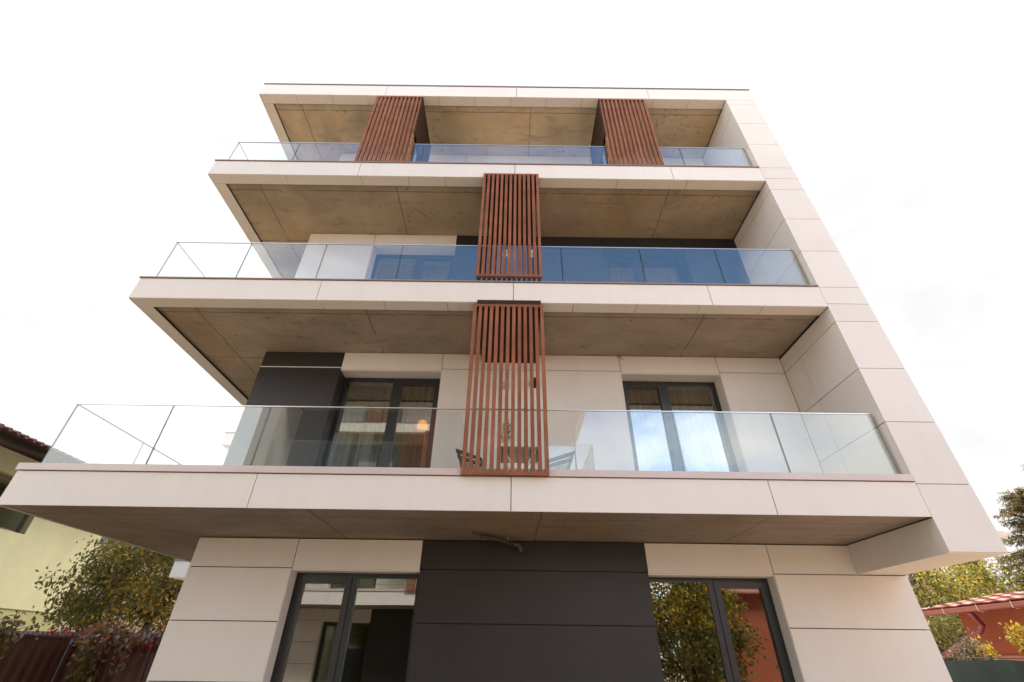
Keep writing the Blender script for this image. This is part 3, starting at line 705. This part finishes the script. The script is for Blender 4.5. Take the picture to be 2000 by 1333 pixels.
vine('big creeper with rusty leaves hanging over the fence corner', (-6.35, 8.72, 1.80), (0.33, 0.12, 0.09), 560, 0.085, VINE, [(-6.6, 8.75, 1.80, 0.9, 0.22, 420, VINE[2:4]+OCHRE[2:]), (-6.05, 8.74, 1.75, 1.35, 0.13, 70, VINE)], 5)
vine('greyish creeper over the fence at the left edge of the picture', (-7.0, 7.55, 1.84), (0.12, 0.25, 0.10), 260, 0.075, VINE[:1]+VINE[2:]+GREEN[:1], [(-7.0, 7.5, 1.8, 1.5, 0.16, 110, VINE[2:4])], 8)
vine('bright red creeper along the grey fence left of the rusty creeper', (-7.5, 9.6, 1.83), (0.40, 0.08, 0.04), 240, 0.07, RED, [], 9)
vine('small red creeper at the fence end beside the block', (-5.78, 8.93, 1.76), (0.15, 0.08, 0.035), 130, 0.07, RED+VINE[1:2], [], 12)

# ------------------------------------------------------------------ right side: red house, shrubs, conifers, green fence
RX = 10.6
H3 = thing('red_house', 'low brick-red house with tiled roof, gutter and bent downpipe at the right edge', 'house', (RX, 8, 0))
w = MB(); w.box(RX, RX+6, 2.0, 12.4, 0, 2.57); w.build('wall', M['plaster_r'], H3)
rf = MB(); gx = 10.02; gz = 2.55
ridge = (12.3, 2.93)
n = 64; y0_, y1_ = 1.6, 12.75
for i in range(n):          # pantile waves
    a = y0_+(y1_-y0_)*i/n; b2 = y0_+(y1_-y0_)*(i+1)/n
    za = 0.028*abs(math.sin(a*math.pi/0.30)); zb_ = 0.028*abs(math.sin(b2*math.pi/0.30))
    for k in range(7):
        u0, u1 = k/7, (k+1)/7; st_ = 0.02
        xa, xb = gx+(ridge[0]-gx)*u0, gx+(ridge[0]-gx)*u1; z0_, z1_ = gz+0.06+(ridge[1]-gz)*u0+0.022, gz+0.06+(ridge[1]-gz)*u1
        rf.quad((xa, a, z0_+za), (xa, b2, z0_+zb_), (xb, b2, z1_+zb_), (xb, a, z1_+za))
        rf.quad((xa, a, z0_-0.022+za), (xa, b2, z0_-0.022+zb_), (xa, b2, z0_+zb_), (xa, a, z0_+za))
rf.poly([(ridge[0], y0_, ridge[1]+0.06), (ridge[0], y1_, ridge[1]+0.06), (17.2, y1_, 2.7), (17.2, y0_, 2.7)])
rf.poly([(gx, y1_-0.001, gz+0.06), (ridge[0], y1_-0.001, ridge[1]+0.06), (17.2, y1_-0.001, 2.7), (gx, y1_-0.001, gz)])
roof = rf.build('roof', M['rooftile'], H3)
e = MB(); e.box(gx+0.06, RX+0.5, y0_, y1_-0.05, gz-0.04, gz-0.01); e.box(gx+0.02, gx+0.06, y0_, y1_, gz-0.13, gz+0.05); e.build('eave_board', M['gutter'], roof)
e = MB(); pts_ = []
for i in range(13):
    t_ = math.pi+math.pi*i/12; pts_.append((gx-0.07+0.075*math.cos(t_), gz+0.02+0.085*math.sin(t_)))
for i in range(12):
    (xa, za), (xb, zb_) = pts_[i], pts_[i+1]; e.quad((xa, y0_, za), (xb, y0_, zb_), (xb, y1_+0.05, zb_), (xa, y1_+0.05, za))
e.poly([(x, y1_+0.05, z) for x, z in pts_]); e.tube([(gx-0.145, y0_, gz+0.02), (gx-0.145, y1_+0.05, gz+0.02)], 0.012, 6)
e.build('gutter', M['gutter'], H3)
e = MB(); e.tube([(gx-0.06, 11.35, gz-0.06), (gx+0.02, 11.35, gz-0.17), (gx+0.12, 11.38, gz-0.30), (gx+0.12, 11.5, gz-0.40), (gx+0.10, 12.2, gz-0.66), (gx+0.10, 13.3, gz-1.02)], 0.055, 12); e.build('downpipe', M['pipe'], H3, smooth=True)
e = MB()
for y_ in (10.2, 11.0, 11.9): e.tube([(gx-0.155, y_, gz+0.05), (gx-0.155, y_, gz-0.06), (gx-0.07, y_, gz-0.085), (gx+0.02, y_, gz-0.06)], 0.006, 5)
e.build('gutter_bracket', M['white'], H3)
e = MB(); e.box(RX-0.06, RX-0.001, 2.0, 12.4, 0, 1.72); e.build('plinth', M['rooftile'], H3)

def fence_mesh():
    t = thing('green_screen_fence', 'dark green windbreak fence at the bottom right corner', 'fence', (7, 9.3, 0))
    m_ = MB(); a = Vector((6.2, 9.3)); n = 60
    for i in range(n):
        x0_, x1_ = 5.9+i*0.15, 5.9+(i+1)*0.15
        f_ = lambda x: 9.3+0.02*math.sin(x*5)+0.015*math.sin(x*11); h_ = lambda x: 1.625+0.012*math.sin(x*4)
        m_.quad((x0_, f_(x0_), 0), (x1_, f_(x1_), 0), (x1_, f_(x1_), h_(x1_)), (x0_, f_(x0_), h_(x0_)))
        m_.quad((x1_, f_(x1_)+0.008, 0), (x0_, f_(x0_)+0.008, 0), (x0_, f_(x0_)+0.008, h_(x0_)), (x1_, f_(x1_)+0.008, h_(x1_)))
    m_.build('screen', M['mesh'], t)
    m_ = MB(); m_.tube([(5.9, 9.33, 1.66), (14.9, 9.33, 1.66)], 0.010, 6); m_.build('top_rail', M['wood'], t)
    for k in range(5):
        m_ = MB(); m_.tube([(6.0+k*2.2, 9.35, 0), (6.0+k*2.2, 9.35, 1.70)], 0.025, 8); m_.build('post', M['mesh'], t)
fence_mesh()

ypal = lambda p: YELL if random.random() < 0.75 else GREEN
tree('yellowing_shrub', 'big yellow-green shrub behind the red roof, next to the block', 'shrub', (15.3, 19.0, 0), (15.3, 19.0, 0.9), (15.2, 19.0, 3.15), (2.4, 1.6, 1.9), 250, 70, 0.12, ypal, 0.26, 0.07, 9, 0.1, group='yellowing shrubs behind the red house', seed=21)
tree('yellowing_shrub', 'yellow-green shrub behind the red roof, at the right edge', 'shrub', (18.6, 19.3, 0), (18.6, 19.3, 0.9), (18.7, 19.3, 3.0), (2.5, 1.5, 1.9), 250, 70, 0.12, ypal, 0.26, 0.07, 9, 0.1, group='yellowing shrubs behind the red house', seed=22)
tree('dark_shrub', 'dark green shrub in the gap between the block and the red house', 'shrub', (10.9, 13.9, 0), (10.9, 13.9, 0.5), (11.0, 13.9, 1.75), (1.2, 0.7, 0.95), 90, 60, 0.11, lambda p: GREEN+[OCHRE[2]], 0.2, 0.05, 6, 0.4, seed=23)
tree('dry_shrub', 'small dry shrub with a yellow tip before the downpipe', 'shrub', (8.25, 9.7, 0), (8.25, 9.7, 1.45), (8.22, 9.7, 1.80), (0.28, 0.18, 0.22), 26, 22, 0.07, lambda p: (YELL[:2] if p.x > 8.3 else [(0.22, 0.17, 0.12), (0.13, 0.10, 0.06)]), 0.07, 0.02, 6, 0.6, seed=24)
tree('dry_shrub', 'small yellow-leaved plant against the red wall at the right edge', 'shrub', (9.25, 9.75, 0), (9.25, 9.75, 1.6), (9.25, 9.75, 2.0), (0.22, 0.18, 0.24), 16, 22, 0.075, lambda p: YELL[:2]+OCHRE[:1], 0.06, 0.02, 5, 0.8, seed=25)

def conifer(label, base, h, r0, seed, zlow=0.12):
    random.seed(seed); t = thing('conifer', label, 'tree', base, 'dark conifers at the right edge'); b = Vector(base)
    tk = MB(); tk.tube([b, b+Vector((0.05, 0, h*0.5)), b+Vector((0, 0, h))], [0.22, 0.13, 0.02], 9); tk.build('trunk', M['bark'], t, smooth=True)
    br_ = MB(); lf = MB(); pal = [(0.21, 0.20, 0.085), (0.27, 0.225, 0.10), (0.155, 0.17, 0.07), (0.36, 0.25, 0.12)]
    z = h*zlow
    while z < h*0.99:
        k = 1-z/h; L_ = r0*(0.12+0.95*k**0.8)*random.uniform(0.75, 1.15)
        for _ in range(8):
            a = random.uniform(0, 2*math.pi); ll = L_*random.uniform(0.7, 1.1)
            d = Vector((math.cos(a), math.sin(a), 0)); o = b+Vector((0, 0, z+random.uniform(-.1, .1)))
            pts = [o, o+d*ll*0.5+Vector((0, 0, 0.16*ll)), o+d*ll+Vector((0, 0, 0.05*ll+0.08))]
            br_.tube(pts, [0.03, 0.018, 0.006], 5, cap=False)
            m = int(ll*32)+4
            for i in range(m):
                u = (i+random.random())/m; p = pts[0].lerp(pts[1], u*2) if u < 0.5 else pts[1].lerp(pts[2], u*2-1)
                side = Vector((-d.y, d.x, 0))*random.choice((-1, 1))
                tw = (d*0.8+side*random.uniform(0.3, 1.0)+Vector((0, 0, random.uniform(-0.9, 0.2)))).normalized()
                tl = random.uniform(0.14, 0.34)*(1.15-0.5*u); c = pick(pal)
                for q in range(7):
                    pp = p+tw*tl*q/6; dd = (tw*0.9+Vector((random.gauss(0, .5), random.gauss(0, .5), random.gauss(0, .4)))).normalized()*0.085
                    wv = dd.cross(Vector((0, 0, 1))).normalized()*0.016
                    lf.quad(tuple(pp-wv), tuple(pp+wv), tuple(pp+dd+wv*0.5), tuple(pp+dd-wv*0.5), 0, tuple(x*random.uniform(.8, 1.25) for x in c))
        z += h*0.022
    br_.build('branches', M['bark'], t); lf.build('crown', M['leaf'], t)
conifer('dark conifer rising behind the corner of the block', (20.3, 18.3, 0), 7.3, 3.1, 31)
conifer('taller dark conifer cut off by the right edge of the picture', (23.6, 19.6, 0), 8.9, 3.0, 32)
conifer('low dark conifer behind the yellow shrubs', (19.3, 21.0, 0), 5.6, 1.9, 33, 0.2)

# ------------------------------------------------------------------ behind the camera, seen only as reflections
H4 = thing('red_outbuilding', 'brick-red outbuilding reflected in the right ground-floor window', 'building', (8.5, -6.5, 0))
w = MB(); w.box(7.7, 13.5, -11, -5.5, 0, 3.6); w.build('wall', M['plaster_r'], H4)
w = MB(); w.poly([(7.3, -5.1, 3.6), (13.9, -5.1, 3.6), (13.9, -8.2, 4.7), (7.3, -8.2, 4.7)]); w.poly([(7.3, -11.4, 3.6), (7.3, -8.2, 4.7), (13.9, -8.2, 4.7), (13.9, -11.4, 3.6)]); w.box(7.3, 13.9, -11.4, -5.1, 3.56, 3.599); w.build('roof', M['rooftile'], H4)
tree('reflected_tree', 'yellowing tree mirrored in the right ground-floor window', 'tree', (6.0, -5.0, 0), (6.0, -5.0, 0.8), (6.0, -5.0, 2.4), (2.1, 1.4, 1.9), 220, 75, 0.14, lambda p: OCHRE+YELL[1:3]+GREEN if p.z > 2.4 else GREEN+[OCHRE[2]], 0.22, 0.08, 8, 0.6, seed=41)

for o in list(bpy.data.objects):
    if '_o' in o: del o['_o']
